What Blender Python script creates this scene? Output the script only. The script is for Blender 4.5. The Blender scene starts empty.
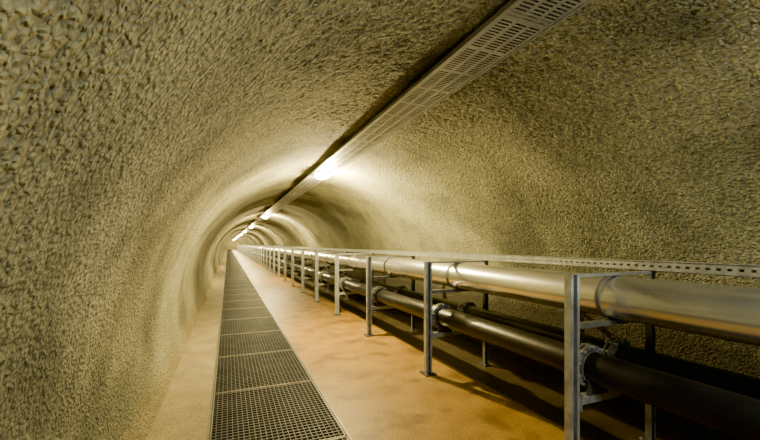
import bpy, math, numpy as np, random
from mathutils import Vector, noise, Matrix
random.seed(4)
S=bpy.context.scene
COL=S.collection
H=1.55
# ---------------------------------------------------------------- materials
def new_mat(name):
    m=bpy.data.materials.new(name); m.use_nodes=True
    nt=m.node_tree; b=nt.nodes['Principled BSDF']
    return m,nt,b
def N(nt,t,**k):
    n=nt.nodes.new(t)
    for a,v in k.items():
        if hasattr(n,a): setattr(n,a,v)
        else: n.inputs[a].default_value=v
    return n
def noise_mat(name,c1,c2,scale,rough=.6,metal=0,bump=0,bscale=50,bdet=2,brough=.5,lo=.35,hi=.65,c3=None,s3=1.0,bdist=.01,s3lo=.5,s3hi=.72,dustz=None,pipe_shade=None,c4=None,s4=3,speck=0,grain=0,spec=.5):
    m,nt,b=new_mat(name); L=nt.links
    geo=N(nt,'ShaderNodeNewGeometry')
    n=N(nt,'ShaderNodeTexNoise'); n.inputs['Scale'].default_value=scale; n.inputs['Detail'].default_value=5
    L.new(geo.outputs['Position'],n.inputs['Vector'])
    r=N(nt,'ShaderNodeValToRGB'); r.color_ramp.elements[0].position=lo; r.color_ramp.elements[1].position=hi
    r.color_ramp.elements[0].color=(*c1,1); r.color_ramp.elements[1].color=(*c2,1)
    L.new(n.outputs['Fac'],r.inputs['Fac']); col=r.outputs['Color']
    def mixin(col,cc,sc,l,h):
        n3=N(nt,'ShaderNodeTexNoise'); n3.inputs['Scale'].default_value=sc; n3.inputs['Detail'].default_value=5
        L.new(geo.outputs['Position'],n3.inputs['Vector'])
        r3=N(nt,'ShaderNodeValToRGB'); r3.color_ramp.elements[0].position=l; r3.color_ramp.elements[1].position=h
        L.new(n3.outputs['Fac'],r3.inputs['Fac'])
        mx=N(nt,'ShaderNodeMix'); mx.data_type='RGBA'
        L.new(r3.outputs['Color'],mx.inputs[0]); L.new(col,mx.inputs[6]); mx.inputs[7].default_value=(*cc,1)
        return mx.outputs[2]
    if c3: col=mixin(col,c3,s3,s3lo,s3hi)
    if c4: col=mixin(col,c4,s4,.50,.66)
    if dustz:
        sp=N(nt,'ShaderNodeSeparateXYZ'); L.new(geo.outputs['Position'],sp.inputs[0])
        mr=N(nt,'ShaderNodeMapRange'); L.new(sp.outputs['Z'],mr.inputs[0]); mr.inputs[1].default_value=-.05; mr.inputs[2].default_value=.35; mr.inputs[3].default_value=1; mr.inputs[4].default_value=0
        mx=N(nt,'ShaderNodeMix'); mx.data_type='RGBA'
        L.new(mr.outputs[0],mx.inputs[0]); L.new(col,mx.inputs[6]); mx.inputs[7].default_value=(*dustz,1); col=mx.outputs[2]
        if pipe_shade:  # shade under the pipes, painted into the lower right wall colour
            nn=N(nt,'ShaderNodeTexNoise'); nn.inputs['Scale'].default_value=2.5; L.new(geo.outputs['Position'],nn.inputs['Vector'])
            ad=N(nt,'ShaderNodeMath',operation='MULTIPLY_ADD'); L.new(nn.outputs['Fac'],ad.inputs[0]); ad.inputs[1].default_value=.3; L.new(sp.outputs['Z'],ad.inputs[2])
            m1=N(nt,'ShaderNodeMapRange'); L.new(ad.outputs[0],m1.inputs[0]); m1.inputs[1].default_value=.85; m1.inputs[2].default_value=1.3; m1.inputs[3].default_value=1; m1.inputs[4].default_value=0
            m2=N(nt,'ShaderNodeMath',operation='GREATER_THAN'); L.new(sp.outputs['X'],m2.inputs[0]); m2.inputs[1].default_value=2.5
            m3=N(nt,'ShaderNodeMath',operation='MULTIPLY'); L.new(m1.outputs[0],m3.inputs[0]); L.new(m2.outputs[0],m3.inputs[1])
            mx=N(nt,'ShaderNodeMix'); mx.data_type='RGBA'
            L.new(m3.outputs[0],mx.inputs[0]); L.new(col,mx.inputs[6]); mx.inputs[7].default_value=(*pipe_shade,1); col=mx.outputs[2]
    h=None
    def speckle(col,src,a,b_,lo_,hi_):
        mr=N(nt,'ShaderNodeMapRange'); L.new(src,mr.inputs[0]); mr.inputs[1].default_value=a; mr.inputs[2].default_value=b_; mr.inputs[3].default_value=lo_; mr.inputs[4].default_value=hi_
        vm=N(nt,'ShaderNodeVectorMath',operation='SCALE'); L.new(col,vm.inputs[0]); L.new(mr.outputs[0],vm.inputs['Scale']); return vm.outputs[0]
    if bump:
        nb=N(nt,'ShaderNodeTexNoise'); nb.inputs['Scale'].default_value=bscale; nb.inputs['Detail'].default_value=bdet; nb.inputs['Roughness'].default_value=brough
        L.new(geo.outputs['Position'],nb.inputs['Vector'])
        h=nb.outputs['Fac']; h0=h
        if grain:
            # irregular grains: warp the cell lookup with the noise colour
            sc=N(nt,'ShaderNodeVectorMath',operation='SCALE'); L.new(nb.outputs['Color'],sc.inputs[0]); sc.inputs['Scale'].default_value=.022
            av=N(nt,'ShaderNodeVectorMath',operation='ADD'); L.new(sc.outputs[0],av.inputs[0]); L.new(geo.outputs['Position'],av.inputs[1])
            v=N(nt,'ShaderNodeTexVoronoi'); v.feature='F1'; v.inputs['Scale'].default_value=grain
            L.new(av.outputs[0],v.inputs['Vector'])
            ma=N(nt,'ShaderNodeMath',operation='MULTIPLY_ADD'); L.new(v.outputs['Distance'],ma.inputs[0]); ma.inputs[1].default_value=-.7; L.new(h0,ma.inputs[2])
            h=ma.outputs[0]
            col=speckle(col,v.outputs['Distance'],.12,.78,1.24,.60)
        bp=N(nt,'ShaderNodeBump'); bp.inputs['Strength'].default_value=bump; bp.inputs['Distance'].default_value=bdist
        L.new(h,bp.inputs['Height']); L.new(bp.outputs['Normal'],b.inputs['Normal'])
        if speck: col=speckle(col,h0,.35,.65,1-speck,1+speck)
    L.new(col,b.inputs['Base Color'])
    b.inputs['Roughness'].default_value=rough; b.inputs['Metallic'].default_value=metal
    b.inputs['Specular IOR Level'].default_value=spec
    return m
M_wall=noise_mat('shotcrete',(.195,.198,.122),(.30,.298,.19),1.4,c3=(.41,.40,.265),s3=.8,c4=(.115,.118,.078),s4=1.0,dustz=(.27,.21,.10),pipe_shade=(.035,.032,.022),
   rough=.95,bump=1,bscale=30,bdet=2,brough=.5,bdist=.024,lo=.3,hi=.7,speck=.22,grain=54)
M_floor=noise_mat('ochre_concrete',(.20,.112,.015),(.29,.17,.026),3.2,rough=.5,bump=.4,bscale=60,bdet=3,bdist=.004,c3=(.23,.15,.04),s3=1.3,c4=(.13,.068,.010),s4=2.6,speck=.3,spec=.3)
M_floorpale=noise_mat('dusty_concrete',(.19,.155,.08),(.27,.225,.12),3,rough=.8,bump=.5,bscale=40,bdet=3,bdist=.006,c3=(.22,.165,.07),s3=1.6,speck=.25)
M_pipeshade=noise_mat('shaded_concrete',(.025,.018,.010),(.05,.034,.016),3,rough=.5,bump=.4,bscale=22)  # floor strip under the pipes, with their shade painted into its colour
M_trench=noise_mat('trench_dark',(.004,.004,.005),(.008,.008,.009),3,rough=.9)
M_grate=noise_mat('grate_steel',(.014,.017,.022),(.030,.035,.042),4,rough=.6,metal=0,spec=.25)
M_frame=noise_mat('edge_steel',(.09,.085,.07),(.15,.14,.11),6,rough=.5,metal=.4)
M_galv=noise_mat('galvanised_steel',(.30,.33,.36),(.48,.51,.54),14,rough=.36,metal=.65)
M_rail=noise_mat('rail_steel',(.28,.30,.32),(.40,.42,.44),14,rough=.4,metal=.6)
M_galvdark=noise_mat('dark_steel',(.12,.13,.135),(.20,.21,.215),14,rough=.45,metal=.6)  # darker steel tone for rear posts, middle beams and rear arms
M_tray=noise_mat('tray_steel_light',(.30,.32,.34),(.39,.41,.43),5,rough=.5,metal=.5)
M_trayside=noise_mat('tray_side_steel',(.34,.36,.38),(.44,.46,.48),5,rough=.5,metal=.3)
M_silver=noise_mat('pipe_cladding',(.70,.72,.74),(.80,.82,.84),3,rough=.25,metal=.93)
M_band=noise_mat('band_steel',(.10,.10,.10),(.17,.17,.17),8,rough=.6,metal=.2)
M_black=noise_mat('black_pipe',(.005,.005,.006),(.012,.012,.014),4,rough=.36,bump=.1,bscale=20,spec=.28)
M_rubber=noise_mat('dark_rubber',(.02,.02,.02),(.04,.04,.04),20,rough=.7)
M_body=noise_mat('lamp_housing_grey',(.35,.35,.34),(.45,.45,.43),10,rough=.5)
M_end=noise_mat('end_concrete',(.30,.26,.17),(.38,.33,.22),2,rough=.9)
M_cable=noise_mat('cable_black',(.015,.015,.015),(.03,.03,.03),5,rough=.6)
M_clamp=noise_mat('coupling_grey',(.10,.105,.11),(.22,.23,.24),20,rough=.4,metal=.6)
M_glow,nt,b=new_mat('lamp_glow')
b.inputs['Emission Color'].default_value=(1,.80,.40,1); b.inputs['Emission Strength'].default_value=300
b.inputs['Base Color'].default_value=(.9,.85,.7,1)
# ---------------------------------------------------------------- mesh helper
class MB:
    def __init__(s): s.v=[];s.f=[];s.m=[];s.sm=[]
    def box(s,x0,x1,y0,y1,z0,z1,mi=0):
        o=len(s.v)
        s.v+=[(x0,y0,z0),(x1,y0,z0),(x1,y1,z0),(x0,y1,z0),(x0,y0,z1),(x1,y0,z1),(x1,y1,z1),(x0,y1,z1)]
        for q in [(0,3,2,1),(4,5,6,7),(0,1,5,4),(1,2,6,5),(2,3,7,6),(3,0,4,7)]:
            s.f.append(tuple(o+i for i in q)); s.m.append(mi); s.sm.append(False)
    def quad(s,a,b,c,d,mi=0):
        o=len(s.v); s.v+=[a,b,c,d]; s.f.append((o,o+1,o+2,o+3)); s.m.append(mi); s.sm.append(False)
    def lathe(s,prof,cx,cz,n=32,mi=0,cap=True,smooth=True):
        o=len(s.v)
        for (y,r) in prof:
            for i in range(n):
                a=2*math.pi*i/n
                s.v.append((cx+r*math.cos(a),y,cz+r*math.sin(a)))
        for k in range(len(prof)-1):
            for i in range(n):
                j=(i+1)%n
                s.f.append((o+k*n+i,o+(k+1)*n+i,o+(k+1)*n+j,o+k*n+j)); s.m.append(mi); s.sm.append(smooth)
        if cap:
            s.f.append(tuple(o+i for i in range(n))); s.m.append(mi); s.sm.append(False)
            s.f.append(tuple(o+(len(prof)-1)*n+i for i in reversed(range(n)))); s.m.append(mi); s.sm.append(False)
    def obj(s,name,mats,loc=(0,0,0),parent=None):
        me=bpy.data.meshes.new(name); me.from_pydata(s.v,[],s.f)
        for m in mats: me.materials.append(m)
        me.polygons.foreach_set('material_index',s.m); me.polygons.foreach_set('use_smooth',s.sm)
        me.update()
        o=bpy.data.objects.new(name,me); COL.objects.link(o); o.location=loc
        if parent: o.parent=parent
        return o
def tag(o,label,cat,group=None):
    o['label']=label; o['category']=cat
    if group: o['group']=group
def empty(name,loc):
    e=bpy.data.objects.new(name,None); e.empty_display_size=.2; e.location=loc; COL.objects.link(e); return e
# ---------------------------------------------------------------- tunnel lining
XC=1.47; R=2.157; ZC=.64
YEND=112.0
ys=[-7.0]
while ys[-1]<-0.6: ys.append(ys[-1]+.06)
while ys[-1]<YEND:
    y=ys[-1]; ys.append(y+max(.011,.0052*y))
ys=np.array(ys)
NA=680
a0=math.asin(ZC/R)+.06
ang=np.linspace(math.pi+a0,-a0,NA)
def build_lining():
    ny=len(ys)
    V=np.zeros((ny,NA,3))
    ca=np.cos(ang); sa=np.sin(ang)
    nz=noise.noise
    for i,y in enumerate(ys):
        x=XC+R*ca; z=ZC+R*sa
        row=np.empty(NA)
        near=-.6<y<7
        # shallow ribs added so lamp light breaks into bright and dark rings
        amp=min(1,max(0,(y-7.4)/4))*.085
        ph=(y-6.1)*2*math.pi/3.45
        for j in range(NA):
            X=x[j];Z=z[j]
            d=.016*nz((X*1.1,y*.9,Z*1.1+9))+.002*nz((X*9+7,y*9,Z*9))
            if amp: d+=amp*(.5-.5*math.cos(ph+1.0*nz((X*.5,3.1,Z*.5))))**2-amp*.3
            if near:
                d+=.0045*nz((X*33,y*33,Z*33))
            row[j]=d
        rr=R-row
        V[i,:,0]=XC+rr*ca; V[i,:,1]=y; V[i,:,2]=ZC+rr*sa
    return V
V=build_lining()
ny=len(ys)
du=np.gradient(V,axis=1); dv=np.gradient(V,axis=0)
Nn=np.cross(du,dv); Nn/=np.linalg.norm(Nn,axis=2,keepdims=True)+1e-12
mid=V-np.array([XC,0,ZC]); mid[:,:,1]=0
if (Nn*mid).sum(axis=2).mean()>0: Nn=-Nn; flip=True
else: flip=False
def part(name,j0,j1):
    sub=V[:,j0:j1+1].reshape(-1,3); nn=Nn[:,j0:j1+1].reshape(-1,3); w=j1-j0+1
    ii,jj=np.meshgrid(np.arange(ny-1),np.arange(w-1),indexing='ij')
    a=(ii*w+jj).ravel()
    q=np.stack([a,a+1,a+w+1,a+w],axis=1)
    if flip: q=q[:,::-1]
    me=bpy.data.meshes.new(name)
    me.vertices.add(len(sub)); me.vertices.foreach_set('co',sub.ravel().astype(np.float32))
    me.loops.add(q.size); me.loops.foreach_set('vertex_index',q.ravel().astype(np.int32))
    me.polygons.add(len(q)); me.polygons.foreach_set('loop_start',np.arange(0,q.size,4,dtype=np.int32))
    me.update(calc_edges=True); me.validate()
    me.polygons.foreach_set('use_smooth',np.ones(len(q),dtype=bool))
    me.normals_split_custom_set_from_vertices(nn.tolist())
    me.materials.append(M_wall)
    o=bpy.data.objects.new(name,me); COL.objects.link(o); o['kind']='structure'
    return o
c1=int(NA*.36); c2=int(NA*.64)
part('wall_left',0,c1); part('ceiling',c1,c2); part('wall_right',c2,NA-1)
mb=MB(); mb.box(XC-2.4,XC+2.4,YEND-.5,YEND-.3,-.4,3.0)
o=mb.obj('wall_end',[M_end]); o['kind']='structure'
# ---------------------------------------------------------------- floor with trench
GX0,GX1=-.140,.892
mb=MB(); YA,YB=-7,YEND
def strip(x0,x1,z,mi,nx,nyy):
    for k in range(nyy):
        y0=YA+(YB-YA)*k/nyy; y1=YA+(YB-YA)*(k+1)/nyy
        mb.quad((x0,y0,z),(x1,y0,z),(x1,y1,z),(x0,y1,z),mi)
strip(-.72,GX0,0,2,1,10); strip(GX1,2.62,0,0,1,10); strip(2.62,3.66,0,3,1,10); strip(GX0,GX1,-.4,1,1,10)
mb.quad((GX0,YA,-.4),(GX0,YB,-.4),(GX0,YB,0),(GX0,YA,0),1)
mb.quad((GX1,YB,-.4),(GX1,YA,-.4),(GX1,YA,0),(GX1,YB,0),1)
o=mb.obj('floor',[M_floor,M_trench,M_floorpale,M_pipeshade]); o['kind']='structure'
for i,(xa,xb) in enumerate([(GX0-.02,GX0),(GX1,GX1+.02)]):
    mb=MB(); mb.box(xa,xb,YA,YB,-.03,.003)
    o=mb.obj('trim_%d'%(i+1),[M_frame]); o['kind']='structure'
# ---------------------------------------------------------------- grates
PL=1.33
mb=MB(); W=GX1-GX0-.012; x0=-W/2; x1=W/2; L=PL-.012; t=.008
for (a,b_,c,d) in [(x0,x1,0,.010),(x0,x1,L-.010,L),(x0,x0+.01,0,L),(x1-.01,x1,0,L)]:
    mb.box(a,b_,c,d,-.03,0,1)
nx=24; nyb=27
for i in range(1,nx):
    x=x0+W*i/nx; mb.box(x-t/2,x+t/2,.010,L-.010,-.028,-.003)
for i in range(1,nyb):
    y=L*i/nyb; mb.box(x0+.01,x1-.01,y-.007,y+.007,-.024,-.001)
base=mb.obj('floor_grate',[M_grate,M_frame])
GC=(GX0+GX1)/2; y=4.2-PL*5
first=True
while y<YEND-3:
    if first: o=base; first=False
    else:
        o=base.copy(); COL.objects.link(o)
    o.location=(GC,y+.006,0)
    tag(o,'dark steel grid walkway panel set in the ochre concrete floor','floor grate','walkway grates')
    y+=PL
# ---------------------------------------------------------------- pipe rack frames
FX,BX=2.21,3.05
TOPZ=1.34
def post_mesh(w=.082,dpt=.055):
    mb=MB(); th=.004; z0=.012; z1=TOPZ-.004; lp=w*.28
    mb.box(-w/2,w/2,dpt/2-th,dpt/2,z0,z1)
    mb.box(-w/2,-w/2+th,-dpt/2,dpt/2-th,z0,z1)
    mb.box(w/2-th,w/2,-dpt/2,dpt/2-th,z0,z1)
    mb.box(-w/2+th,-w/2+lp,-dpt/2,-dpt/2+th,z0,z1)
    mb.box(w/2-lp,w/2-th,-dpt/2,-dpt/2+th,z0,z1)
    mb.box(-w/2,w/2,-dpt/2,dpt/2,z1,z1+.003)
    return mb
PW=.041; BW=.028
def arm_mb(xa,xb,z,hh=.04,w=.05,lip=.012,root=True):
    mb=MB(); th=.004
    mb.box(xa,xb,-w/2,w/2,z-th,z)
    mb.box(xa,xb,-w/2,-w/2+th,z-hh,z-th); mb.box(xa,xb,w/2-th,w/2,z-hh,z-th)
    if root:
        mb.box(xb-.004,xb,-w/2,w/2,z-hh,z+lip)
        mb.box(xa,xa+.006,-w/2-.01,w/2+.01,z-hh-.04,z+.03)
        for zz in (z-hh-.02,z+.018):
            mb.box(xa+.006,xa+.016,-.010,.010,zz-.008,zz+.008)
    return mb
def plate_mb(k=1):
    mb=MB(); mb.box(-.06*k,.06*k,-.07*k,.07*k,0,.012)
    for sx in(-.052*k,.052*k):
        for sy in(-.055*k,.055*k):
            mb.box(sx-.007,sx+.007,sy-.009,sy+.009,.012,.026,1)
    return mb
ARM_MID=.996; ARM_LOW=.485; ARM_BACK=.575
def make_frame(y):
    e=empty('pipe_rack_frame',(FX,y,0)); out=[]
    out.append(post_mesh().obj('post',[M_galv],(0,0,0),e))
    out.append(post_mesh(.056,.045).obj('post',[M_galvdark],(BX-FX,0,0),e))
    out[-1]['label']='thinner darker steel rear post near the wall'
    out.append(plate_mb(1.2).obj('base_plate',[M_rubber,M_galv],(0,0,0),e))
    out.append(plate_mb(.8).obj('base_plate',[M_rubber,M_galv],(BX-FX,0,0),e))
    out.append(arm_mb(PW,BX-FX-BW,TOPZ,hh=.02,root=False).obj('top_crossbeam',[M_galv],(0,0,0),e))
    out.append(arm_mb(PW,BX-FX-BW,ARM_MID,hh=.035,root=False).obj('middle_crossbeam',[M_galvdark],(0,0,0),e))
    out.append(arm_mb(PW,.44,ARM_LOW,w=.07,hh=.05).obj('cantilever_arm',[M_galv],(0,0,0),e))
    mbk=arm_mb(BW,.28,ARM_BACK)
    mbk.v=[(-v[0],-v[1],v[2]) for v in mbk.v]
    out.append(mbk.obj('cantilever_arm',[M_galvdark],(BX-FX,0,0),e))
    return e,out
NP=50
POSTS=[1.87+2.0*i for i in range(-1,NP)]
e0,parts0=make_frame(POSTS[0])
lab='galvanised steel frame of channel posts carrying pipes on concrete floor'
tag(e0,lab,'pipe rack','pipe rack frames')
for y in POSTS[1:]:
    e=e0.copy(); COL.objects.link(e); e.location.y=y
    for p in parts0:
        q=p.copy(); COL.objects.link(q); q.parent=e
PEND=POSTS[-1]+1.2
# ---------------------------------------------------------------- rail on back posts
mb=MB(); z0=TOPZ+.001; z1=z0+.075; xr=BX-.02; Y0,Y1=-3,PEND
ha,hb=.030,.047
mb.box(xr,xr+.004,Y0,Y1,z0,z0+ha); mb.box(xr,xr+.004,Y0,Y1,z0+hb,z1)
y=Y0
while y<Y1:
    mb.box(xr,xr+.004,y,y+.034,z0+ha,z0+hb); y+=.06 if y<25 else .12
mb.box(xr-.012,xr+.05,Y0,Y1,z1,z1+.004); mb.box(xr,xr+.05,Y0,Y1,z0,z0+.004)
mb.box(xr+.046,xr+.05,Y0,Y1,z0,z1)
o=mb.obj('perforated_rail',[M_rail])
tag(o,'long perforated galvanised channel rail fixed on the rack tops','rail')
# ---------------------------------------------------------------- pipes
PY0,PY1=-3,PEND
def pipe(name,cx,cz,r,mat,label,cat):
    mb=MB(); mb.lathe([(PY0,r)]+[(PY0+(PY1-PY0)*k/20,r) for k in range(1,20)]+[(PY1,r)],cx,cz,72)
    o=mb.obj(name,[mat]); tag(o,label,cat); return o
RF=.110; FPX=2.43; BPX=2.885; RS=.155; SX=2.64; SAD=.07
FZ=ARM_LOW+SAD+RF; SZ=ARM_MID+.007+RS; BZ=ARM_BACK+.093
sp=pipe('insulated_pipe',SX,SZ,RS,M_silver,'large silver metal-clad pipe on the upper crossbeams','pipe')
fp=pipe('black_pipe',FPX,FZ,RF,M_black,'black pipe with flanged couplings on the lower arms beside walkway','pipe')
bp=pipe('black_pipe',BPX,BZ,.09,M_black,'black pipe with flanged couplings on arms near the wall','pipe')
def copies(o,y0,step,n,parent):
    o.parent=parent; o.location.y=y0
    for i in range(1,n):
        q=o.copy(); COL.objects.link(q); q.parent=parent; q.location.y=y0+step*i
mb=MB(); mb.lathe([(-.020,RS-.001),(-.020,RS+.006),(-.010,RS+.006),(-.010,RS+.003),(.010,RS+.003),(.010,RS+.006),(.020,RS+.006),(.020,RS-.001)],SX,SZ,72,cap=False,smooth=False)
copies(mb.obj('cladding_band',[M_band]),-.11,2.0,NP,sp)
def coupling(cx,cz,r):
    mb=MB()
    mb.lathe([(-.05,r),(-.05,r+.012),(-.030,r+.014)],cx,cz,40,0,cap=False,smooth=False)
    mb.lathe([(-.030,r),(-.030,r+.044),(-.012,r+.044),(-.012,r+.014),(.012,r+.014),(.012,r+.044),(.030,r+.044),(.030,r)],cx,cz,40,0,cap=False,smooth=False)
    mb.lathe([(.030,r+.014),(.05,r+.012),(.05,r)],cx,cz,40,0,cap=False,smooth=False)
    for i in range(10):
        a=2*math.pi*(i+.5)/10; x=cx+(r+.030)*math.cos(a); z=cz+(r+.030)*math.sin(a)
        mb.lathe([(-.048,.010),(.048,.010)],x,z,6,1,smooth=False)
    return mb
copies(coupling(FPX,FZ,RF).obj('flange_coupling',[M_clamp,M_galv]),-.08,2.0,NP,fp)
copies(coupling(BPX,BZ,.09).obj('flange_coupling',[M_clamp,M_galv]),.02,2.0,NP,bp)
mb=MB()
n=12; rr=RF+.002
for yy in(-.01,.01):
    for k in range(n+1):
        a=math.radians(215+110*k/n); mb.v.append((FPX+rr*math.cos(a),yy,FZ+rr*math.sin(a)))
    for k in range(n+1):
        a=math.radians(215+110*k/n); mb.v.append((FPX+rr*math.cos(a)*1.05,yy,ARM_LOW+.001))
w=2*(n+1)
for k in range(n):
    for b_ in(0,w):
        mb.f.append((b_+k,b_+k+1,b_+n+1+k+1,b_+n+1+k)); mb.m.append(0); mb.sm.append(False)
    mb.f.append((k,k+1,w+k+1,w+k)); mb.m.append(0); mb.sm.append(False)
for k in(0,n):
    mb.f.append((k,w+k,w+n+1+k,n+1+k)); mb.m.append(0); mb.sm.append(False)
copies(mb.obj('saddle',[M_rubber]),-.15,2.0,NP,fp)
# ---------------------------------------------------------------- ceiling cable tray
TX0,TX1=1.306,1.614; TZ=2.73
mb=MB(); TY0,TY1=-5,YEND-1
xs=[TX0,TX0+.024,TX0+.094,TX0+.119,TX0+.189,TX0+.214,TX0+.284,TX1]
ishole=[0,1,0,1,0,1,0]
y=TY0; per=.026; row=0
while y<TY1:
    far=y>22; p=per if not far else per*8
    if far: mb.quad((TX0,y,TZ),(TX0,y+p,TZ),(TX1,y+p,TZ),(TX1,y,TZ),0)
    else:
        for i in range(7):
            a,b_=xs[i],xs[i+1]
            if ishole[i] and (row%12<11):
                mb.quad((a,y+.011,TZ),(a,y+p,TZ),(b_,y+p,TZ),(b_,y+.011,TZ),0)
            else: mb.quad((a,y,TZ),(a,y+p,TZ),(b_,y+p,TZ),(b_,y,TZ),0)
    y+=p; row+=1
SH=.036
mb.box(TX0-.003,TX0,TY0,TY1,TZ-.002,TZ+SH,1); mb.box(TX1,TX1+.003,TY0,TY1,TZ-.002,TZ+SH,1)
mb.box(TX0-.014,TX0,TY0,TY1,TZ-.004,TZ,0); mb.box(TX1,TX1+.014,TY0,TY1,TZ-.004,TZ,0)
tray=mb.obj('cable_tray',[M_tray,M_trayside])
tag(tray,'long perforated metal cable tray fixed along the tunnel crown','cable tray')
TM=(TX0+TX1)/2
mb=MB(); mb.box(TM-.02,TM+.02,-.02,.02,TZ+.002,2.83); mb.box(TX0,TX1,-.02,.02,TZ+.002,TZ+.008)
hg=mb.obj('hanger',[M_galv]); copies(hg,-3.5,2.5,40,tray)
for i,(dx,r) in enumerate([(.022,.012),(.055,.013),(.09,.012),(.13,.013),(.18,.013),(.22,.013),(.27,.013)]):
    mb=MB(); mb.lathe([(TY0,r),(TY1,r)],TX0+dx,TZ+.010+r,8); o=mb.obj('cable',[M_cable],parent=tray)
# ---------------------------------------------------------------- lamps
def lamp_parts():
    b=MB(); b.box(-.12,.12,-.15,.15,-.012,0)
    d=MB(); n=12; prof=[]
    for k in range(n+1):
        t_=math.pi*k/n; prof.append((.12*math.cos(t_),-.012-.075*math.sin(t_)))
    rows=[(-.14,.2),(-.13,.55),(-.10,.85),(-.05,1),(.05,1),(.10,.85),(.13,.55),(.14,.2)]
    for (yy,s_) in rows:
        for (px,pz) in prof: d.v.append((px*(.4+.6*s_),yy,-.012+(pz+.012)*s_))
    w=n+1
    for r_ in range(len(rows)-1):
        for k in range(n):
            d.f.append((r_*w+k,r_*w+k+1,(r_+1)*w+k+1,(r_+1)*w+k)); d.m.append(0); d.sm.append(True)
    d.f.append(tuple(range(w))); d.m.append(0); d.sm.append(False)
    d.f.append(tuple(reversed(range((len(rows)-1)*w,len(rows)*w)))); d.m.append(0); d.sm.append(False)
    return b,d
LX=TM; LZ=TZ-.005
LYS=[-2.4,6.1,16.4,26.8,37,47.5,58,68.5,79,90,101,109]
bm,dm=lamp_parts(); body0=diff0=None
for i,y in enumerate(LYS):
    e=empty('ceiling_lamp',(LX,y,LZ)); tag(e,'glowing oblong bulkhead lamp mounted under the cable tray','lamp','tunnel lamps')
    if body0 is None:
        body0=bm.obj('housing',[M_body],parent=e); diff0=dm.obj('diffuser',[M_glow],parent=e); diff0['label']='glowing warm white diffuser'
    else:
        for p in(body0,diff0):
            q=p.copy(); COL.objects.link(q); q.parent=e
    l=bpy.data.lights.new('lamp_light','POINT'); l.energy=(0,1150)[1] if i!=0 else 300; 
    if i==len(LYS)-1: l.energy=400
    l.shadow_soft_size=.03; l.color=(1,.77,.29) if i>0 else (1,.98,.80)
    lo=bpy.data.objects.new('lamp_light',l); COL.objects.link(lo); lo.location=(LX+.10,y,LZ-.12)
l=bpy.data.lights.new('fill_light','POINT'); l.energy=70; l.shadow_soft_size=.12; l.color=(.96,1,.85)  # added fill light behind the camera, brightens the near walls
lo=bpy.data.objects.new('fill_light',l); COL.objects.link(lo); lo.location=(1.3,-.7,2.0)
# ---------------------------------------------------------------- world & camera
w=bpy.data.worlds.new('world'); S.world=w; w.use_nodes=True
w.node_tree.nodes['Background'].inputs[0].default_value=(.9,.95,.95,1); w.node_tree.nodes['Background'].inputs[1].default_value=.3
cam=bpy.data.cameras.new('camera'); co=bpy.data.objects.new('camera',cam); COL.objects.link(co)
cam.sensor_width=36; cam.lens=370/760*36; cam.shift_y=24/760; cam.clip_start=.02; cam.clip_end=300
co.location=(0,0,H); co.rotation_euler=(math.radians(90),0,-math.atan(152/370))
S.camera=co
S.view_settings.view_transform='AgX'
try: S.view_settings.look='AgX - Punchy'
except Exception: pass
S.view_settings.exposure=.75
